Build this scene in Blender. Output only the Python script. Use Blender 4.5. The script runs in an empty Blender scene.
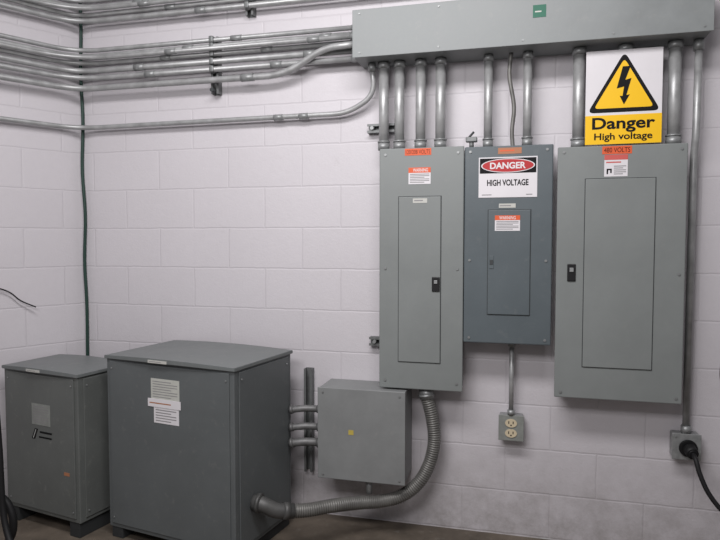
import bpy, bmesh, math
from mathutils import Vector, Matrix
scene=bpy.context.scene
scene.view_settings.view_transform='Standard'
col=scene.collection
FR=Matrix.Identity(4)
MW={}
# ---------------- materials
def lin(c):
    c=c/255.0
    return c/12.92 if c<=0.04045 else ((c+0.055)/1.055)**2.4
def mat(name,rgb,rough=0.5,metal=0.0,noise=0.08,scale=8,bump=0.0,bscale=200,spec=0.4,rvar=0.0,dust=0.0):
    m=bpy.data.materials.new(name); m.use_nodes=True
    nt=m.node_tree; N=nt.nodes; L=nt.links
    b=N['Principled BSDF']
    c=[lin(v) for v in rgb]
    b.inputs['Roughness'].default_value=rough
    b.inputs['Metallic'].default_value=metal
    b.inputs['Specular IOR Level'].default_value=spec
    tc=N.new('ShaderNodeTexCoord')
    n=N.new('ShaderNodeTexNoise'); n.inputs['Scale'].default_value=scale; n.inputs['Detail'].default_value=6
    n.inputs['Roughness'].default_value=0.6
    L.new(tc.outputs['Object'],n.inputs['Vector'])
    r=N.new('ShaderNodeValToRGB')
    r.color_ramp.elements[0].position=0.3; r.color_ramp.elements[1].position=0.7
    r.color_ramp.elements[0].color=(*[v*(1-noise) for v in c],1)
    r.color_ramp.elements[1].color=(*[min(1,v*(1+noise)) for v in c],1)
    L.new(n.outputs['Fac'],r.inputs['Fac'])
    outc=r.outputs['Color']
    if dust>0:
        nd=N.new('ShaderNodeTexNoise'); nd.inputs['Scale'].default_value=22; nd.inputs['Detail'].default_value=10; nd.inputs['Roughness'].default_value=0.75
        L.new(tc.outputs['Object'],nd.inputs['Vector'])
        dr=N.new('ShaderNodeMapRange'); dr.inputs[1].default_value=0.56; dr.inputs[2].default_value=0.78; dr.inputs[3].default_value=0; dr.inputs[4].default_value=dust
        L.new(nd.outputs['Fac'],dr.inputs[0])
        dx=N.new('ShaderNodeMix'); dx.data_type='RGBA'; L.new(dr.outputs[0],dx.inputs[0]); L.new(outc,dx.inputs[6])
        dx.inputs[7].default_value=(lin(165),lin(162),lin(156),1); outc=dx.outputs[2]
    L.new(outc,b.inputs['Base Color'])
    if rvar>0:
        rr=N.new('ShaderNodeMapRange'); rr.inputs[1].default_value=0.3; rr.inputs[2].default_value=0.7; rr.inputs[3].default_value=rough-rvar; rr.inputs[4].default_value=rough+rvar
        L.new(n.outputs['Fac'],rr.inputs[0]); L.new(rr.outputs[0],b.inputs['Roughness'])
    if bump>0:
        n2=N.new('ShaderNodeTexNoise'); n2.inputs['Scale'].default_value=bscale
        L.new(tc.outputs['Object'],n2.inputs['Vector'])
        bp=N.new('ShaderNodeBump'); bp.inputs['Strength'].default_value=bump; bp.inputs['Distance'].default_value=0.002
        L.new(n2.outputs['Fac'],bp.inputs['Height']); L.new(bp.outputs['Normal'],b.inputs['Normal'])
    return m
M_P1=mat('panel_grey_paint',(127,131,130),0.45,noise=0.06,scale=4,bump=0.1,rvar=.06,dust=.12)
M_P2=mat('panel_blue_grey_paint',(89,97,101),0.42,noise=0.07,scale=4,bump=0.1,rvar=.06,dust=.12)
M_PB=mat('pull_box_paint',(130,134,134),0.45,noise=0.12,scale=5,bump=0.1,rvar=.08,dust=.25)
M_JB=mat('junction_box_paint',(130,132,132),0.5,noise=0.08,scale=7,bump=0.1,rvar=.06,dust=.25)
M_T=mat('transformer_paint',(94,98,99),0.45,noise=0.07,scale=4,bump=0.12,rvar=.06,dust=.2)
M_TL=mat('transformer_lid_paint',(108,112,112),0.42,noise=0.08,scale=5,bump=0.1,rvar=.08,dust=.35)
M_T2=mat('old_transformer_paint',(98,101,99),0.5,noise=0.1,scale=5,bump=0.12,rvar=.06,dust=.3)
M_DK=mat('dark_gap',(62,65,66),0.7)
M_SH=mat('base_rail_paint',(48,50,51),0.7)
M_GALV=mat('galvanised_conduit',(170,171,171),0.42,0.4,noise=0.2,scale=18,rvar=.06)
M_FIT=mat('zinc_fitting',(148,150,150),0.42,0.4,noise=0.2,scale=40)
M_STRUT=mat('strut_steel',(118,120,120),0.5,0.4,noise=0.2,scale=30)
M_NIP=mat('dull_nipple_steel',(112,112,112),0.5,0.4,noise=0.25,scale=30)
M_FLEX=mat('flex_conduit_grey',(112,111,108),0.45,0.3,noise=0.25,scale=14)
M_FLEXD=mat('flex_connector_grey',(88,88,87),0.5,0.3,noise=0.25,scale=14)
M_BLK=mat('black_plastic',(22,22,24),0.45)
M_RUB=mat('black_rubber',(20,20,22),0.6)
M_GRN=mat('green_cable',(34,60,52),0.5)
M_WHT=mat('white_label',(218,215,218),0.5,noise=0.03)
M_WHT2=mat('aged_label',(190,190,184),0.5,noise=0.08)
M_ORG=mat('orange_label',(216,92,50),0.5,noise=0.05)
M_BRN=mat('faded_orange_label',(172,116,84),0.55,noise=0.1)
M_RED=mat('red_sign',(176,36,40),0.5,noise=0.03)
M_PNK=mat('pink_red_label',(198,92,86),0.5,noise=0.05)
M_YEL=mat('sign_yellow',(243,192,18),0.45,noise=0.02)
M_YEL2=mat('aged_yellow_sticker',(190,170,84),0.5,noise=0.1)
M_INK=mat('black_ink',(14,14,16),0.6,spec=0.2)
M_PRT=mat('grey_print',(138,136,138),0.6)
M_PALE=mat('pale_print',(165,167,165),0.6,noise=.15,scale=60)
M_BEI=mat('beige_plastic',(206,192,164),0.45,noise=0.05)
M_SCR=mat('screw_steel',(140,142,142),0.4,0.4)
M_TAGG=mat('green_tag',(20,96,74),0.5)
M_SIL=mat('rating_plate',(186,187,180),0.45,0.0,noise=0.06,scale=30)
M_SILD=mat('worn_rating_plate',(138,141,137),0.45,0.1,noise=0.12,scale=30)

def wall_mat(name,zoff,xoff,zbase):
    m=bpy.data.materials.new(name); m.use_nodes=True
    nt=m.node_tree; N=nt.nodes; L=nt.links; b=N['Principled BSDF']
    b.inputs['Roughness'].default_value=0.5
    def math_(op,a,bv=None,c=None):
        n=N.new('ShaderNodeMath'); n.operation=op
        for i,v in enumerate((a,bv,c)):
            if v is None: continue
            if isinstance(v,(int,float)): n.inputs[i].default_value=v
            else: L.new(v,n.inputs[i])
        return n.outputs[0]
    def noise(scale,det=6,rough=.5):
        n=N.new('ShaderNodeTexNoise'); n.inputs['Scale'].default_value=scale; n.inputs['Detail'].default_value=det; n.inputs['Roughness'].default_value=rough
        L.new(tc.outputs['Object'],n.inputs['Vector']); return n.outputs['Fac']
    def rng(v,a,b_,c,d):
        n=N.new('ShaderNodeMapRange'); L.new(v,n.inputs[0])
        for i,x in enumerate((a,b_,c,d)): n.inputs[i+1].default_value=x
        return n.outputs[0]
    tc=N.new('ShaderNodeTexCoord'); sp=N.new('ShaderNodeSeparateXYZ'); L.new(tc.outputs['Object'],sp.inputs[0])
    wz=math_('ADD',sp.outputs['Z'],zbase)
    wob=math_('MULTIPLY_ADD',noise(14,4),0.008,-0.004)
    ax=math_('ADD',math_('ADD',sp.outputs['X'],xoff),wob); az=math_('ADD',math_('ADD',wz,zoff),wob)
    cb=N.new('ShaderNodeCombineXYZ'); L.new(ax,cb.inputs[0]); L.new(az,cb.inputs[1])
    br=N.new('ShaderNodeTexBrick'); L.new(cb.outputs[0],br.inputs['Vector'])
    br.inputs['Scale'].default_value=1; br.inputs['Brick Width'].default_value=0.396; br.inputs['Row Height'].default_value=0.2032
    br.inputs['Mortar Size'].default_value=0.0065; br.inputs['Mortar Smooth'].default_value=1.0
    br.inputs['Color1'].default_value=(lin(203),lin(199),lin(203),1); br.inputs['Color2'].default_value=(lin(206),lin(202),lin(206),1)
    br.inputs['Mortar'].default_value=(lin(199),lin(195),lin(199),1)
    v1=rng(noise(1.1,4),.3,.7,.96,1.015); v2=rng(noise(30,8,.7),.3,.7,.98,1.01)
    v=math_('MULTIPLY',v1,v2)
    mx=N.new('ShaderNodeMix'); mx.data_type='RGBA'; mx.blend_type='MULTIPLY'; mx.inputs[0].default_value=1
    L.new(br.outputs['Color'],mx.inputs[6]); L.new(v,mx.inputs[7])
    sc=rng(noise(6,12,.8),.62,.76,0,.3)
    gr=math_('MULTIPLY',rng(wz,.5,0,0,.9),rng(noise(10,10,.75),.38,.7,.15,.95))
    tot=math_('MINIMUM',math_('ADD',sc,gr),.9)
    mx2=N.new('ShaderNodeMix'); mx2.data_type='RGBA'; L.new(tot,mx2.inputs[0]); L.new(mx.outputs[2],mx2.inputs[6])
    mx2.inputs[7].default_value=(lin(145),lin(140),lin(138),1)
    L.new(mx2.outputs[2],b.inputs['Base Color'])
    h=math_('MULTIPLY_ADD',br.outputs['Fac'],-1.0,math_('MULTIPLY',noise(90,10,.75),1.0))
    h=math_('ADD',h,math_('MULTIPLY',noise(18,4),.6))
    bp=N.new('ShaderNodeBump'); bp.inputs['Strength'].default_value=0.5; bp.inputs['Distance'].default_value=0.0025
    L.new(h,bp.inputs['Height']); L.new(bp.outputs['Normal'],b.inputs['Normal'])
    return m
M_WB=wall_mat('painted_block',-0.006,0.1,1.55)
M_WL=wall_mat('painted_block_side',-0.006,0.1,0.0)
M_FL=mat('concrete_floor',(98,89,79),0.65,noise=0.4,scale=6,bump=0.3,bscale=60,dust=.3)

# ---------------- object helpers
def reg(o,parent,world,label=None):
    col.objects.link(o)
    if parent is not None:
        o.parent=parent; o.matrix_parent_inverse=MW[parent.name].inverted()
    o.matrix_basis=world; MW[o.name]=world.copy()
    if label: o['label']=label
    return o
def top(o,label,cat,group=None):
    o['label']=label; o['category']=cat
    if group: o['group']=group
def thing(name,loc,label,cat,group=None):
    e=bpy.data.objects.new(name,None); e.empty_display_size=0.05
    reg(e,None,FR@Matrix.Translation(loc)); top(e,label,cat,group); return e
def newmesh(name,bm,m,smooth=False):
    me=bpy.data.meshes.new(name); bm.normal_update(); bm.to_mesh(me); bm.free()
    me.materials.append(m)
    if smooth:
        for p in me.polygons: p.use_smooth=True
    return me
def box(name,x0,x1,y0,y1,z0,z1,m,parent=None,bev=0.0,label=None,seg=2):
    bm=bmesh.new(); bmesh.ops.create_cube(bm,size=1)
    sx,sy,sz=abs(x1-x0),abs(y1-y0),abs(z1-z0)
    for v in bm.verts: v.co=Vector((v.co.x*sx,v.co.y*sy,v.co.z*sz))
    if bev>0: bmesh.ops.bevel(bm,geom=bm.edges[:],offset=min(bev,sx*.45,sy*.45,sz*.45),segments=seg,profile=0.5,affect='EDGES')
    o=bpy.data.objects.new(name,newmesh(name,bm,m))
    return reg(o,parent,FR@Matrix.Translation(((x0+x1)/2,(y0+y1)/2,(z0+z1)/2)),label)
def cyl(name,p0,p1,r,m,parent=None,seg=20,bev=0.0,label=None,r2=None):
    p0=Vector(p0);p1=Vector(p1);d=p1-p0
    bm=bmesh.new(); bmesh.ops.create_cone(bm,cap_ends=True,segments=seg,radius1=r,radius2=r if r2 is None else r2,depth=d.length)
    if bev>0:
        ed=[e for e in bm.edges if abs(e.verts[0].co.z-e.verts[1].co.z)<1e-6]
        bmesh.ops.bevel(bm,geom=ed,offset=bev,segments=2,affect='EDGES')
    me=newmesh(name,bm,m)
    for p in me.polygons:
        if abs(p.normal.z)<0.9: p.use_smooth=True
    o=bpy.data.objects.new(name,me)
    q=d.to_track_quat('Z','Y').to_matrix().to_4x4()
    return reg(o,parent,FR@Matrix.Translation((p0+p1)/2)@q,label)
def fillet(pts,rad,n=8):
    pts=[Vector(p) for p in pts]
    if len(pts)<3: return pts
    out=[pts[0]]
    for i in range(1,len(pts)-1):
        a,b,c=pts[i-1],pts[i],pts[i+1]
        u=(a-b);w=(c-b);t=min(rad,u.length*.45,w.length*.45)
        p=b+u.normalized()*t;q=b+w.normalized()*t
        for k in range(n+1):
            s=k/n; out.append(p*(1-s)**2+b*2*s*(1-s)+q*s*s)
    out.append(pts[-1]); return out
def catmull(pts,n=12):
    pts=[Vector(p) for p in pts]; P=[pts[0]*2-pts[1]]+pts+[pts[-1]*2-pts[-2]]
    out=[]
    for i in range(1,len(P)-2):
        for k in range(n):
            t=k/n
            a,b,c,d=P[i-1],P[i],P[i+1],P[i+2]
            out.append(0.5*((2*b)+(c-a)*t+(2*a-5*b+4*c-d)*t*t+(3*b-a-3*c+d)*t**3))
    out.append(pts[-1]); return out
def resample(pts,step):
    out=[pts[0]];acc=0
    for i in range(len(pts)-1):
        a,b=pts[i],pts[i+1];L=(b-a).length
        if L<1e-9: continue
        s=step-acc
        while s<=L:
            out.append(a+(b-a)*(s/L)); s+=step
        acc=(acc+L)%step
    return out
def tube(name,pts,r,m,parent=None,seg=14,label=None,corr=0):
    if corr:
        pts=resample(pts,corr/4)
    pts=[Vector(p) for p in pts]; org=pts[0].copy()
    bm=bmesh.new(); rings=[]; X=None
    for i,p in enumerate(pts):
        a=pts[max(0,i-1)];b=pts[min(len(pts)-1,i+1)]
        t=(b-a).normalized()
        if X is None:
            X=t.orthogonal().normalized()
        else:
            X=(X-t*X.dot(t)).normalized()
        Y=t.cross(X)
        rr=r
        if corr: rr=r*(1.0+0.08*(1,0,-1,0)[i%4])
        rings.append([bm.verts.new(p-org+(X*math.cos(2*math.pi*k/seg)+Y*math.sin(2*math.pi*k/seg))*rr) for k in range(seg)])
    for i in range(len(rings)-1):
        for k in range(seg):
            bm.faces.new((rings[i][k],rings[i][(k+1)%seg],rings[i+1][(k+1)%seg],rings[i+1][k]))
    bm.faces.new(rings[0][::-1]); bm.faces.new(rings[-1])
    me=newmesh(name,bm,m,True); o=bpy.data.objects.new(name,me)
    return reg(o,parent,FR@Matrix.Translation(org),label)
def poly(name,pts,y,th,m,parent=None,label=None):
    cx=sum(p[0] for p in pts)/len(pts);cz=sum(p[1] for p in pts)/len(pts)
    bm=bmesh.new()
    vs=[bm.verts.new((p[0]-cx,-th,p[1]-cz)) for p in pts]
    vb=[bm.verts.new((p[0]-cx,0,p[1]-cz)) for p in pts]
    n=len(pts)
    bm.faces.new(vs); bm.faces.new(vb[::-1])
    for i in range(n): bm.faces.new((vs[i],vb[i],vb[(i+1)%n],vs[(i+1)%n]))
    bmesh.ops.recalc_face_normals(bm,faces=bm.faces[:])
    bmesh.ops.triangulate(bm,faces=[f for f in bm.faces if len(f.verts)>4])
    o=bpy.data.objects.new(name,newmesh(name,bm,m))
    return reg(o,parent,FR@Matrix.Translation((cx,y,cz)),label)
def bars(name,x0,x1,z0,z1,n,y,m,parent,frac=0.45,label=None):
    bm=bmesh.new(); h=(z1-z0)/n
    cx,cz=(x0+x1)/2,(z0+z1)/2
    for i in range(n):
        zc=z0+h*(i+.5); w=1.0 if i%3 else 0.75
        a=[(x0,zc-h*frac/2),(x0+(x1-x0)*w,zc-h*frac/2),(x0+(x1-x0)*w,zc+h*frac/2),(x0,zc+h*frac/2)]
        bm.faces.new([bm.verts.new((p[0]-cx,0,p[1]-cz)) for p in a])
    o=bpy.data.objects.new(name,newmesh(name,bm,m))
    return reg(o,parent,FR@Matrix.Translation((cx,y,cz)),label)
def txt(name,s,x0,x1,z0,z1,y,m,parent,bold=0.0):
    cu=bpy.data.curves.new(name+'_c','FONT'); cu.body=s; cu.size=1; cu.resolution_u=4; cu.offset=bold; cu.fill_mode='FRONT'
    to=bpy.data.objects.new('t',cu); col.objects.link(to)
    dg=bpy.context.evaluated_depsgraph_get(); dg.update()
    me=bpy.data.meshes.new_from_object(to.evaluated_get(dg))
    bpy.data.objects.remove(to)
    xs=[v.co.x for v in me.vertices];ys=[v.co.y for v in me.vertices]
    a,b,c,d=min(xs),max(xs),min(ys),max(ys)
    for v in me.vertices:
        v.co=Vector((((v.co.x-a)/(b-a)-.5)*(x1-x0),0,((v.co.y-c)/(d-c)-.5)*(z1-z0)))
    me.materials.clear(); me.materials.append(m)
    o=bpy.data.objects.new(name,me)
    return reg(o,parent,FR@Matrix.Translation(((x0+x1)/2,y,(z0+z1)/2)))
def screw(x,y,z,parent,r=0.006):
    return cyl('screw',(x,y,z),(x,y-0.004,z),r,M_SCR,parent,seg=12,bev=0.001)

# ---------------- room
def struct(o): o['kind']='structure'; return o
LWD=Vector((-.485,-.875,0)).normalized()
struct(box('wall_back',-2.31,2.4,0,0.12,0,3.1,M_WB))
ang=math.atan2(-LWD.y,-LWD.x)
bm=bmesh.new(); bmesh.ops.create_cube(bm,size=1)
for v in bm.verts: v.co=Vector((v.co.x*3.6-1.8,v.co.y*0.12+0.06,(v.co.z+.5)*3.1))
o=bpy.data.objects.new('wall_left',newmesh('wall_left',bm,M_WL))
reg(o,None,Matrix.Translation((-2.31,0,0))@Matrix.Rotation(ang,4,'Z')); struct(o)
struct(box('floor',-4.6,2.4,-4.2,0.12,-0.1,0,M_FL))

# ---------------- pull box
pb=thing('pull_box',(0,-0.1,2.18),'long grey steel wireway box fixed high on the block wall','electrical box')
box('body',-0.73,0.71,-0.196,-0.001,2.18,2.38,M_PB,pb,0.003)
box('cover',-0.733,0.713,-0.203,-0.196,2.176,2.384,M_PB,pb,0.002)
for x in (-0.7,-0.35,0.0,0.35,0.68):
    screw(x,-0.203,2.365,pb,.004); screw(x,-0.203,2.195,pb,.004)
tg=box('tag',0.038,0.090,-0.2045,-0.203,2.283,2.333,M_TAGG,pb,label='small green sticker')
bars('fine_print',0.046,0.080,2.300,2.312,1,-0.2048,M_WHT2,tg)

# ---------------- panels
def door(p,x0,x1,z0,z1,y,m):
    box('door_gap_shade',x0-.003,x1+.003,y-0.0012,y,z0-.003,z1+.003,M_DK,p)  # dark plate behind the door, its colour stands in for shade in the gap
    return box('door',x0,x1,y-0.006,y-0.0012,z0,z1,m,p,.0025)
# panel 1
p1=thing('electrical_panel',(-.43,-.1,.694),'tall narrow light grey breaker panel with orange voltage label','electrical panel')
box('enclosure',-.612,-.248,-.142,-.041,.70,1.772,M_P1,p1,.002)
box('cover',-.620,-.242,-.152,-.142,.694,1.778,M_P1,p1,.004)
d=door(p1,-.530,-.342,.819,1.561,-.152,M_P1)
box('latch',-.379,-.344,-.164,-.158,1.140,1.205,M_BLK,d,.003,label='black slide latch')
box('latch',-.369,-.354,-.169,-.164,1.175,1.190,M_FIT,d,.001,label='steel latch button')
for x,z in ((-.592,1.75),(-.268,1.75),(-.592,1.24),(-.268,1.24),(-.592,.73),(-.268,.73)): screw(x,-.152,z,p1)
l=box('voltage_label',-.504,-.386,-.1532,-.152,1.744,1.774,M_ORG,p1,label='orange voltage label')
txt('lettering','120/208 VOLTS',-.499,-.391,1.750,1.768,-.1536,M_INK,l,-.008)
l=box('warning_label',-.487,-.388,-.1532,-.152,1.617,1.690,M_WHT,p1,label='white warning label with orange header')
box('label_header',-.487,-.388,-.1538,-.1532,1.667,1.690,M_ORG,l)
txt('lettering','WARNING',-.467,-.400,1.671,1.686,-.1541,M_WHT,l,.01)
bars('fine_print',-.481,-.394,1.621,1.664,6,-.1536,M_PRT,l)
l=box('circuit_label',-.466,-.402,-.1592,-.158,1.533,1.553,M_WHT2,p1,label='small cream label')
bars('fine_print',-.46,-.408,1.538,1.549,1,-.1596,M_PRT,l)

# panel 2
p2=thing('electrical_panel',(-.055,-.1,.918),'dark blue-grey breaker panel with red danger sign','electrical panel')
box('enclosure',-.228,.118,-.142,-.001,.926,1.764,M_P2,p2,.002)
box('cover',-.2395,.130,-.154,-.142,.918,1.772,M_P2,p2,.005)
d=door(p2,-.136,.040,1.046,1.497,-.154,M_P2)
box('latch',-.130,-.112,-.163,-.160,1.245,1.30,M_P2,d,.001,label='recessed grey finger latch')
box('latch_lip',-.128,-.114,-.165,-.163,1.262,1.283,M_DK,d,.0005)
for x,z in ((-.215,1.75),(.105,1.75),(-.215,1.28),(.105,1.28),(-.215,.94),(.105,.94)): screw(x,-.154,z,p2,.006)
l=box('warning_label',-.098,.0,-.1553,-.154,1.737,1.763,M_BRN,p2,label='faded orange label')
bars('fine_print',-.09,-.01,1.744,1.757,1,-.1557,M_ORG,l)
s=box('danger_sign',-.179,.066,-.1565,-.154,1.551,1.724,M_WHT,p2,.001,label='white sign with red DANGER oval header')
box('sign_header',-.174,.061,-.1572,-.1565,1.655,1.719,M_INK,s)
el=[( -.0565+.112*math.cos(a*math.pi/20),1.687+.030*math.sin(a*math.pi/20)) for a in range(40)]
poly('sign_oval',el,-.1572,.0006,M_WHT,s)
el=[( -.0565+.107*math.cos(a*math.pi/20),1.687+.0268*math.sin(a*math.pi/20)) for a in range(40)]
poly('sign_oval',el,-.1578,.0006,M_RED,s)
txt('lettering','DANGER',-.131,.018,1.673,1.701,-.1588,M_WHT,s,.03)
txt('lettering','HIGH VOLTAGE',-.143,.030,1.601,1.628,-.1570,M_INK,s,.03)
bars('fine_print',-.165,-.11,1.559,1.567,1,-.1570,M_PRT,s)
bars('fine_print',.02,.055,1.559,1.567,1,-.1570,M_PRT,s)
l=box('circuit_label',-.092,-.022,-.1552,-.154,1.507,1.525,M_WHT2,p2,label='small cream label')
bars('fine_print',-.088,-.026,1.511,1.521,1,-.1556,M_PRT,l)
l=box('warning_label',-.108,-.003,-.1612,-.160,1.408,1.474,M_WHT,p2,label='white warning label with orange header')
box('label_header',-.108,-.003,-.1618,-.1612,1.454,1.474,M_ORG,l)
txt('lettering','WARNING',-.090,-.021,1.457,1.471,-.1621,M_WHT,l,.01)
bars('fine_print',-.102,-.009,1.412,1.451,6,-.1616,M_PRT,l)

# panel 3
p3=thing('electrical_panel',(.395,-.1,.698),'wide light grey breaker panel with 480 volts label','electrical panel')
box('enclosure',.156,.636,-.142,-.001,.706,1.750,M_P1,p3,.002)
box('cover',.147,.645,-.152,-.142,.698,1.757,M_P1,p3,.004)
d=door(p3,.259,.527,.835,1.621,-.152,M_P1)
box('latch',.192,.226,-.158,-.152,1.195,1.268,M_BLK,p3,.003,label='black slide latch')
box('latch',.201,.217,-.163,-.158,1.235,1.252,M_FIT,p3,.001,label='steel latch button')
for x,z in ((.172,1.735),(.622,1.735),(.172,.722),(.622,.722),(.622,1.23)): screw(x,-.152,z,p3)
l=box('voltage_label',.322,.436,-.1532,-.152,1.722,1.754,M_ORG,p3,label='orange 480 volts label')
txt('lettering','480 VOLTS',.329,.429,1.728,1.748,-.1536,M_INK,l,0)
l=box('warning_label',.331,.421,-.1532,-.152,1.630,1.719,M_WHT,p3,label='white warning label with red header')
box('label_header',.331,.421,-.1538,-.1532,1.698,1.719,M_PNK,l)
bars('fine_print',.338,.414,1.682,1.694,1,-.1536,M_PNK,l)
poly('label_symbol',[(.340,1.662),(.360,1.662),(.360,1.644),(.354,1.644),(.354,1.656),(.346,1.656),(.346,1.640),(.340,1.640)],-.1532,.0006,M_INK,l)
bars('fine_print',.368,.415,1.636,1.676,5,-.1536,M_PRT,l)

# ---------------- yellow high-voltage sign (fixed on the conduits)
YS=-.124
hs=thing('danger_sign',(.403,YS,1.77),'white and yellow high voltage sign with lightning triangle','sign')
box('plate',.256,.550,YS-.003,YS,1.766,2.150,M_WHT,hs,.001)
box('lower_band',.256,.550,YS-.0038,YS-.003,1.766,1.885,M_YEL,hs)
def rtri(cx,zb,w,h,r):
    P=[Vector((cx-w/2,0,zb)),Vector((cx+w/2,0,zb)),Vector((cx,0,zb+h))]
    out=[]
    for i in range(3):
        a,b,c=P[i-1],P[i],P[(i+1)%3]
        p=b+(a-b).normalized()*r;q=b+(c-b).normalized()*r
        for k in range(6):
            s=k/5; v=p*(1-s)**2+b*2*s*(1-s)+q*s*s; out.append((v.x,v.z))
    return out
poly('triangle_border',rtri(.404,1.896,.282,.245,.028),YS-.003,.0008,M_INK,hs)
poly('triangle_field',rtri(.404,1.913,.230,.200,.018),YS-.0038,.0006,M_YEL,hs)
bolt=[(x,z-.004) for x,z in [(.398,2.085),(.428,2.085),(.409,2.030),(.432,2.036),(.414,1.968),(.427,1.970),(.405,1.930),(.388,1.966),(.399,1.965),(.404,2.003),(.376,1.996)]]
poly('lightning_bolt',bolt,YS-.0044,.0006,M_INK,hs)
txt('lettering','Danger',.283,.525,1.813,1.876,YS-.0046,M_INK,hs,.025)
txt('lettering','High voltage',.292,.516,1.775,1.812,YS-.0046,M_INK,hs,.02)

# ---------------- vertical conduits from pull box
def vconduit(x,zt,zb,r,label,group,y=-.085):
    c=thing('conduit',(x,y,zb),label,'conduit',group)
    cyl('pipe',(x,y,zb),(x,y,zt),r,M_GALV,c)
    cyl('connector',(x,y,zb+.001),(x,y,zb+.035),r*1.2,M_FIT,c,bev=.002)
    cyl('lock_ring',(x,y,zb+.035),(x,y,zb+.043),r*1.3,M_FIT,c,seg=8,bev=.001)
    cyl('connector',(x,y,zt-.030),(x,y,zt-.001),r*1.18,M_FIT,c,bev=.002)
    return c
for x in (-.615,-.542,-.445,-.355):
    vconduit(x,2.179,1.779,.0225,'galvanised steel conduit dropping into the narrow grey panel','conduits above the narrow grey panel')
for x in (-.145,.022):
    vconduit(x,2.179,1.773,.0185,'galvanised steel conduit dropping into the blue-grey panel','conduits above the blue-grey panel')
o=tube('flexible_conduit',catmull([(-.05,-.085,2.179),(-.055,-.085,2.08),(-.035,-.085,1.95),(-.042,-.085,1.85),(-.038,-.085,1.773)]),.009,M_FLEX)
top(o,'thin grey flexible cable between pull box and panel','cable')
for x in (.232,.413,.603):
    vconduit(x,2.179,1.758,.0245,'large galvanised conduit dropping into the wide grey panel','conduits above the wide grey panel')
gc=thing('ground_clamp',(-.215,-.10,1.772),'small dark metal clamp standing on the blue-grey panel','clamp')
cyl('stud',(-.215,-.10,1.773),(-.215,-.10,1.80),.010,M_STRUT,gc)
box('jaw',-.240,-.190,-.115,-.085,1.80,1.822,M_STRUT,gc,.004)
cyl('bolt',(-.232,-.10,1.815),(-.205,-.10,1.845),.005,M_DK,gc)

rc=thing('conduit',(.69,-.085,.55),'slender galvanised conduit running down beside the wide grey panel','conduit')
tube('pipe',fillet([(.69,-.085,2.179),(.688,-.085,1.8),(.688,-.06,1.72),(.688,-.045,.551)],.05),.0145,M_GALV,rc)
cyl('connector',(.69,-.085,2.135),(.69,-.085,2.178),.021,M_FIT,rc,bev=.002)
cyl('connector',(.688,-.045,.551),(.688,-.045,.585),.020,M_FIT,rc,bev=.002)
ro=thing('outlet_box',(.688,-.03,.445),'grey metal outlet box with a black plug in it','outlet')
box('box',.635,.741,-.062,-.0005,.445,.550,M_FIT,ro,.006)
box('cover_plate',.632,.744,-.066,-.062,.442,.553,M_FIT,ro,.003)
cyl('receptacle',(.693,-.066,.494),(.693,-.076,.494),.036,M_BLK,ro,bev=.002,seg=28)
for x,z in ((.645,.54),(.731,.455)): screw(x,-.066,z,ro,.005)
pc=thing('power_cable',(.695,-.09,.494),'thick black power cord with plug hanging from the outlet','cable')
cyl('plug',(.695,-.077,.494),(.700,-.125,.485),.027,M_RUB,pc,bev=.005,seg=24,r2=.022)
tube('cord',catmull([(.700,-.122,.486),(.704,-.15,.47),(.715,-.17,.42),(.745,-.19,.35),(.80,-.21,.285),(.90,-.23,.22),(1.05,-.24,.17)]),.0095,M_RUB,pc)

ce=thing('conduit',(-.032,-.045,.578),'thin galvanised conduit between blue-grey panel and outlet','conduit')
cyl('pipe',(-.032,-.055,.579),(-.032,-.055,.917),.0105,M_GALV,ce)
cyl('connector',(-.032,-.055,.579),(-.032,-.055,.605),.016,M_FIT,ce,bev=.002)
cyl('connector',(-.032,-.055,.89),(-.032,-.055,.916),.016,M_FIT,ce,bev=.002)
co=thing('outlet_box',(-.032,-.03,.469),'metal outlet box with beige duplex receptacle','outlet')
box('box',-.083,.021,-.062,-.0005,.468,.578,M_FIT,co,.006)
box('cover_plate',-.086,.024,-.066,-.062,.465,.581,M_SILD,co,.003)
for zc in (.546,.500):
    pts=[( -.031+.026*math.cos(a*math.pi/12),zc+.019*math.sin(a*math.pi/12)) for a in range(24)]
    r_=poly('receptacle',pts,-.066,.004,M_BEI,co,label='beige plastic receptacle face')
    box('slot',-.043,-.039,-.0706,-.0700,zc-.003,zc+.009,M_INK,r_)
    box('slot',-.024,-.020,-.0706,-.0700,zc-.003,zc+.009,M_INK,r_)
    cyl('slot',(-.031,-.0700,zc-.009),(-.031,-.0706,zc-.009),.0035,M_INK,r_,seg=10)
screw(-.031,-.066,.523,co,.004)

# struts
def strut_h(x0,x1,z,label):
    s=thing('strut_channel',((x0+x1)/2,-.02,z),label,'strut')
    box('back',x0,x1,-.003,-.0005,z-.0205,z+.0205,M_STRUT,s)
    box('flange',x0,x1,-.040,-.003,z+.0175,z+.0205,M_STRUT,s)
    box('flange',x0,x1,-.040,-.003,z-.0205,z-.0175,M_STRUT,s)
    box('lip',x0,x1,-.040,-.037,z+.0095,z+.0175,M_STRUT,s)
    box('lip',x0,x1,-.040,-.037,z-.0175,z-.0095,M_STRUT,s)
    return s
def strut_v(x,z0,z1,label):
    s=thing('strut_channel',(x,-.02,z0),label,'strut')
    box('back',x-.0205,x+.0205,-.003,-.0005,z0,z1,M_STRUT,s)
    for a in (-1,1):
        box('flange',*sorted((x+a*.0175,x+a*.0205)),-.040,-.003,z0,z1,M_STRUT,s)
        box('lip',*sorted((x+a*.0095,x+a*.0175)),-.040,-.037,z0,z1,M_STRUT,s)
    return s
s=strut_h(-.705,-.575,1.892,'short steel strut channel behind the conduits above the panel')
cyl('bolt',(-.68,-.002,1.892),(-.68,-.052,1.892),.009,M_FIT,s,seg=6)
s=strut_h(-.695,-.26,.885,'steel strut channel behind the narrow grey panel')
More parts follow.
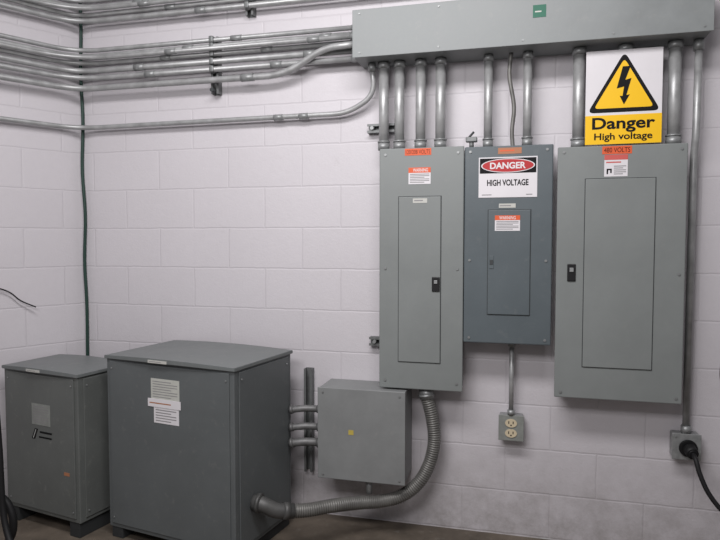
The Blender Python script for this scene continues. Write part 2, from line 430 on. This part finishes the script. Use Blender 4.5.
cyl('bolt',(-.668,-.002,.885),(-.668,-.052,.885),.009,M_FIT,s,seg=6)
strut_v(-1.005,.22,.735,'short upright steel strut between transformer and junction box')

# ---------------- wall conduit runs
NIN=Vector((.875,-.485,0)).normalized()
def run(z,off,xe,r,extra=None,zl=None,rad=.13):
    P0=Vector((-2.31,0,0))
    b=P0+NIN*off; s=(off+b.y)/(-LWD.y); c=b+LWD*s
    far=b+LWD*3.3
    pts=[Vector((far.x,far.y,z if zl is None else zl)),Vector((c.x,c.y,z))]
    if extra: pts+= [Vector(e) for e in extra]
    else: pts.append(Vector((xe,-off,z)))
    return tube('conduit',fillet(pts,rad),r,M_GALV)
g='upper conduit run around the corner'
for i,(z,off,r,zl,rad) in enumerate(((2.508,.060,.0135,2.500,.14),(2.541,.058,.011,2.560,.10),(2.577,.060,.0135,2.575,.17),(2.613,.058,.011,2.600,.12),(2.645,.060,.0135,2.66,.14),(2.557,.092,.011,2.520,.20))):
    o=run(z,off,1.6,r,zl=zl,rad=rad); top(o,'galvanised conduit running high on the wall around the corner','conduit',g)
    cx=(-1.55,-1.72,-1.9,-1.4,-1.6,-1.85)[i]
    cyl('coupling',(cx-.03,-off,z),(cx+.03,-off,z),r*1.2,M_FIT,o,bev=.002)
g='conduit run into the pull box'
for i,(z,off,r,zl,rad) in enumerate(((2.325,.062,.0135,2.335,.12),(2.290,.058,.0115,2.285,.16),(2.252,.062,.0145,2.262,.11),(2.214,.060,.0135,2.205,.17),(2.358,.058,.0115,2.372,.14),(2.306,.096,.0115,2.30,.22))):
    o=run(z,off,-.734,r,zl=zl,rad=rad); top(o,'galvanised conduit bent round the corner into the pull box','conduit',g)
    cyl('connector',(-.775,-off,z),(-.7345,-off,z),r*1.2,M_FIT,o,bev=.002)
    for cx in ((-1.62,-.9),(-1.75,-1.2),(-.98,-1.9),(-1.15,-1.84),(-1.36,),(-.95,-1.7))[i]:
        cyl('coupling',(cx-.03,-off,z),(cx+.03,-off,z),r*1.2,M_FIT,o,bev=.002)
o=run(2.158,.075,0,.0155,extra=[(-1.10,-.075,2.158),(-.90,-.10,2.262),(-.734,-.12,2.262)],zl=2.15)
top(o,'galvanised conduit with an upward offset bend into the pull box','conduit',g)
cyl('coupling',(-1.33,-.075,2.158),(-1.26,-.075,2.158),.0185,M_FIT,o,bev=.002)
o=run(1.962,.04,0,.0125,extra=[(-.80,-.04,1.968),(-.665,-.06,2.04),(-.672,-.085,2.179)])
top(o,'single thin galvanised conduit bending up into the pull box','conduit')
for x in (-1.15,-1.02,):
    cyl('coupling',(x-.025,-.04,1.9655),(x+.025,-.04,1.9655),.0148,M_FIT,o,bev=.002)
cyl('connector',(-.672,-.085,2.14),(-.672,-.085,2.178),.018,M_FIT,o,bev=.002)
s=strut_v(-1.49,2.10,2.38,'short steel strut carrying the conduit run')
for z in (2.358,2.325,2.29,2.252,2.214): 
    box('clamp',-1.502,-1.478,-.080,-.040,z-.0165,z+.0165,M_STRUT,s,.006)
cyl('bolt',(-1.49,-.045,2.112),(-1.49,-.075,2.112),.011,M_DK,s,seg=6)
s=strut_v(-1.30,2.47,2.69,'short steel strut carrying the upper conduit run')
for z in (2.508,2.541,2.577,2.613): box('clamp',-1.312,-1.288,-.078,-.040,z-.0165,z+.0165,M_STRUT,s,.006)

# green cable in the corner
zs=[2.75,2.5,2.25,2.0,1.75,1.5,1.25,1.0,.6,.25,.02]
wob=[0,.004,-.003,.004,-.006,.006,-.004,.004,0,0,0]
o=tube('green_cable',catmull([(-2.285+wob[i],-.018,z) for i,z in enumerate(zs)]),.0085,M_GRN)
top(o,'dark green cable running down the wall corner','cable')
o=tube('wire',catmull([Vector((-2.56,-.46,1.16))+NIN*.02,Vector((-2.50,-.345,1.115))+NIN*.025,Vector((-2.47,-.29,1.062))+NIN*.03,Vector((-2.44,-.23,1.025))+NIN*.045]),.0035,M_BLK)
top(o,'thin black wire end sticking out along the wall','wire')
# cables bottom left
g='black cables by the small transformer'
o=tube('power_cable',catmull([(-2.120,-.83,.98),(-2.092,-.83,.75),(-2.066,-.84,.52),(-2.056,-.845,.36),(-2.046,-.85,.26),(-2.02,-.86,.18),(-1.97,-.88,.11),(-1.90,-.91,.06),(-1.82,-.96,.02),(-1.70,-1.06,.012)]),.0125,M_RUB)
top(o,'black cable hanging down and curving over the floor','cable',g)
o=tube('power_cable',catmull([(-2.30,-.78,.30),(-2.18,-.79,.31),(-2.09,-.80,.28),(-2.055,-.80,.235),(-2.045,-.80,.18),(-2.06,-.80,.12),(-2.12,-.79,.06),(-2.22,-.78,.02)]),.016,M_RUB)
top(o,'thick black cable loop standing beside the small transformer','cable',g)

# ---------------- transformers
def lid(name,x0,x1,y0,y1,z0,z1,m,parent,crown=.009,bow=.014,n=16):
    bm=bmesh.new(); tv=[];bv=[]
    cx,cy,cz=(x0+x1)/2,(y0+y1)/2,(z0+z1)/2
    for i in range(n+1):
        t=i/n; x=x0+(x1-x0)*t; k=(1-(2*t-1)**2); zc=crown*k; yf=y0-bow*k
        tv.append([bm.verts.new((x-cx,yf-cy,z1-crown+zc-cz)),bm.verts.new((x-cx,y1-cy,z1-crown+zc-cz))])
        bv.append([bm.verts.new((x-cx,yf-cy,z0+zc*.5-cz)),bm.verts.new((x-cx,y1-cy,z0-cz))])
    for i in range(n):
        bm.faces.new((tv[i][0],tv[i+1][0],tv[i+1][1],tv[i][1]))
        bm.faces.new((bv[i][0],bv[i][1],bv[i+1][1],bv[i+1][0]))
        bm.faces.new((tv[i][0],bv[i][0],bv[i+1][0],tv[i+1][0]))
        bm.faces.new((tv[i][1],tv[i+1][1],bv[i+1][1],bv[i][1]))
    bm.faces.new((tv[0][0],tv[0][1],bv[0][1],bv[0][0])); bm.faces.new((tv[n][0],bv[n][0],bv[n][1],tv[n][1]))
    bmesh.ops.recalc_face_normals(bm,faces=bm.faces[:])
    ed=[e for e in bm.edges if len(e.link_faces)==2 and e.calc_face_angle()>1.0]
    bmesh.ops.bevel(bm,geom=ed,offset=.002,segments=2,affect='EDGES')
    o=bpy.data.objects.new(name,newmesh(name,bm,m,False))
    return reg(o,parent,FR@Matrix.Translation((cx,cy,cz)))
def transformer(W,D,H,zb,m,ml,label):
    t=thing('transformer',(W/2,D/2,0),label,'transformer')
    i=.008
    box('body',i,W-i,i,D-i,zb,H-.021,m,t,.004)
    box('front_cover',i+.022,W-i-.022,i-.006,i,zb+.02,H-.033,m,t,.003)
    box('side_cover',W-i,W-i+.005,i+.03,D-i-.03,zb+.02,H-.033,m,t,.002)
    lid('lid',0,W,0,D,H-.024,H,ml,t)
    for x in (i+.01,W-i-.075):
        box('foot',x,x+.065,i+.004,D-i-.004,0,zb,M_SH,t,.002,label='dark steel base rail')
    for x in (i+.036,W-i-.036):
        for z in (zb+.05,H-.065): screw(x,i-.006,z,t,.004)
    for y in (i+.045,D-i-.045):
        for z in (zb+.05,H-.065): cyl('screw',(W-i+.005,y,z),(W-i+.009,y,z),.004,M_SCR,t,seg=12)
    return t
def frame(x,y,deg): return Matrix.Translation((x,y,0))@Matrix.Rotation(math.radians(deg),4,'Z')
FR=frame(-1.832,-.478,-10)
t1=transformer(.72,.465,.854,.05,M_T,M_TL,'large dark grey steel transformer cabinet with crowned lid')
yf=.008-.006
l=box('rating_plate',.275,.432,yf-.0015,yf,.672,.765,M_SIL,t1,label='pale metal rating plate')
bars('fine_print',.285,.422,.680,.758,7,yf-.0019,M_PRT,l,.3)
l=box('warning_label',.258,.440,yf-.0035,yf-.002,.640,.676,M_WHT,t1,label='white warning strip')
bars('fine_print',.268,.427,.652,.663,1,yf-.0039,M_BRN,l)
l=box('warning_label',.290,.428,yf-.0015,yf,.570,.642,M_WHT,t1,label='white paper label')
bars('fine_print',.300,.415,.575,.634,5,yf-.0019,M_PRT,l,.35)
l=box('lid_label',.275,.378,-.0170,-.0132,.836,.848,M_WHT2,t1,label='small white sticker on the lid edge')
bars('fine_print',.283,.370,.839,.845,1,-.0174,M_PRT,l)
FR=frame(-2.435,-.445,-11)
t2=transformer(.52,.325,.770,.07,M_T2,M_TL,'small grey steel transformer cabinet beside the larger one')
l=box('rating_plate',.21,.335,yf-.0015,yf,.50,.60,M_SILD,t2,label='worn metal rating plate')
bars('fine_print',.22,.325,.507,.593,7,yf-.0019,M_PRT,l,.3)
lg=poly('logo',[(.205,.430),(.228,.430),(.250,.480),(.227,.480)],yf,.0008,M_INK,t2,label='compact slanted dark maker emblem')
poly('logo_stripe',[(.214,.434),(.219,.434),(.238,.476),(.233,.476)],yf-.0008,.0006,M_PALE,lg)
bars('fine_print',.262,.372,.458,.476,1,yf-.001,M_INK,t2,.5)
bars('fine_print',.255,.372,.434,.452,1,yf-.001,M_INK,t2,.42)
l=box('lid_label',.20,.29,-.0170,-.0125,.753,.764,M_WHT2,t2,label='small white sticker on the lid edge')
bars('fine_print',.207,.283,.756,.761,1,-.0174,M_PRT,l)
box('inspection_sticker',.42,.455,yf-.001,yf,.285,.30,M_BRN,t2,label='small worn orange sticker')
FR=Matrix.Identity(4)

# ---------------- junction box
jb=thing('junction_box',(-.695,-.1,.265),'square light grey steel junction box on the wall','electrical box')
box('body',-.897,-.493,-.196,-.0005,.268,.686,M_JB,jb,.002)
box('cover',-.901,-.489,-.203,-.196,.264,.690,M_JB,jb,.003)
for x in (-.875,-.515):
    for z in (.285,.669): screw(x,-.203,z,jb,.005)
box('sticker',-.752,-.728,-.2042,-.203,.478,.500,M_YEL2,jb,label='small yellow sticker')
for z,r in ((.575,.016),(.490,.016),(.415,.019)):
    c=thing('conduit',(-.98,-.17,z),'short conduit nipple from transformer to junction box','conduit','conduits between transformer and junction box')
    tube('pipe',catmull([(-1.048,-.175,z-.01),(-1.0,-.17,z-.002),(-.95,-.16,z),(-.898,-.16,z)]),r,M_NIP,c)
    cyl('locknut',(-.918,-.16,z),(-.898,-.16,z),r*1.25,M_NIP,c,bev=.003)
    cyl('locknut',(-1.048,-.175,z-.01),(-1.03,-.173,z-.006),r*1.25,M_NIP,c,bev=.003)

# ---------------- big flexible conduit
fx=thing('flexible_conduit',(-.41,-.09,.69),'thick grey ribbed flexible conduit from panel to transformer','conduit')
path=catmull([(-.410,-.095,.655),(-.385,-.095,.56),(-.372,-.10,.45),(-.392,-.11,.345),(-.44,-.125,.255),(-.52,-.14,.19),(-.62,-.16,.162),(-.70,-.20,.165),(-.80,-.29,.178),(-.90,-.37,.180),(-.98,-.43,.195)],16)
tube('hose',path,.029,M_FLEX,fx,seg=18,corr=.0105)
cyl('connector',(-.412,-.095,.692),(-.406,-.095,.64),.034,M_FIT,fx,bev=.003)
cyl('locknut',(-.411,-.095,.665),(-.409,-.095,.652),.039,M_FIT,fx,seg=8,bev=.002)
tube('elbow',fillet([(-.945,-.405,.188),(-1.01,-.452,.200),(-1.06,-.47,.232),(-1.105,-.47,.236)],.05),.033,M_FLEXD,fx,seg=18)
cyl('locknut',(-.96,-.416,.191),(-.985,-.435,.196),.039,M_FLEXD,fx,seg=8,bev=.003)
cyl('locknut',(-1.068,-.47,.234),(-1.088,-.47,.236),.043,M_FLEXD,fx,seg=8,bev=.003)
jf=thing('conduit_fitting',(-.66,-.13,.2),'short metal fitting under the junction box','conduit fitting')
cyl('stem',(-.665,-.155,.263),(-.665,-.16,.195),.014,M_FIT,jf)
cyl('locknut',(-.665,-.155,.262),(-.665,-.156,.247),.021,M_FIT,jf,seg=8)

o=tube('power_cable',catmull([(.95,-.03,1.12),(.86,-.04,.98),(.822,-.05,.85),(.83,-.05,.76),(.88,-.04,.70),(1.0,-.03,.68)]),.011,M_RUB)
top(o,'black cord looping down the block wall','cable')

# ---------------- camera
cam=bpy.data.cameras.new('camera'); co_=bpy.data.objects.new('camera',cam); col.objects.link(co_)
cam.sensor_width=36; cam.lens=36*620/720
yaw=math.radians(14.5); p=math.radians(2.8)
co_.location=(0,-2.9,1.37); co_.rotation_euler=(math.radians(90)-p,0,yaw)
scene.camera=co_
# ---------------- lights
w=bpy.data.worlds.new('world'); scene.world=w; w.use_nodes=True
w.node_tree.nodes['Background'].inputs[0].default_value=(1,.97,1,1); w.node_tree.nodes['Background'].inputs[1].default_value=0.20
def area(name,loc,rot,sx,sy,e,c=(1,.975,.985)):
    l=bpy.data.lights.new(name,'AREA'); l.shape='RECTANGLE'; l.size=sx; l.size_y=sy; l.energy=e; l.color=c
    o=bpy.data.objects.new(name,l); col.objects.link(o); o.location=loc; o.rotation_euler=rot
area('ceiling_light',(-.6,-1.8,3.0),(math.radians(28),0,0),2.0,.4,50)
area('room_light',(-.8,-2.9,2.4),(math.radians(72),0,math.radians(4)),1.3,.5,32)
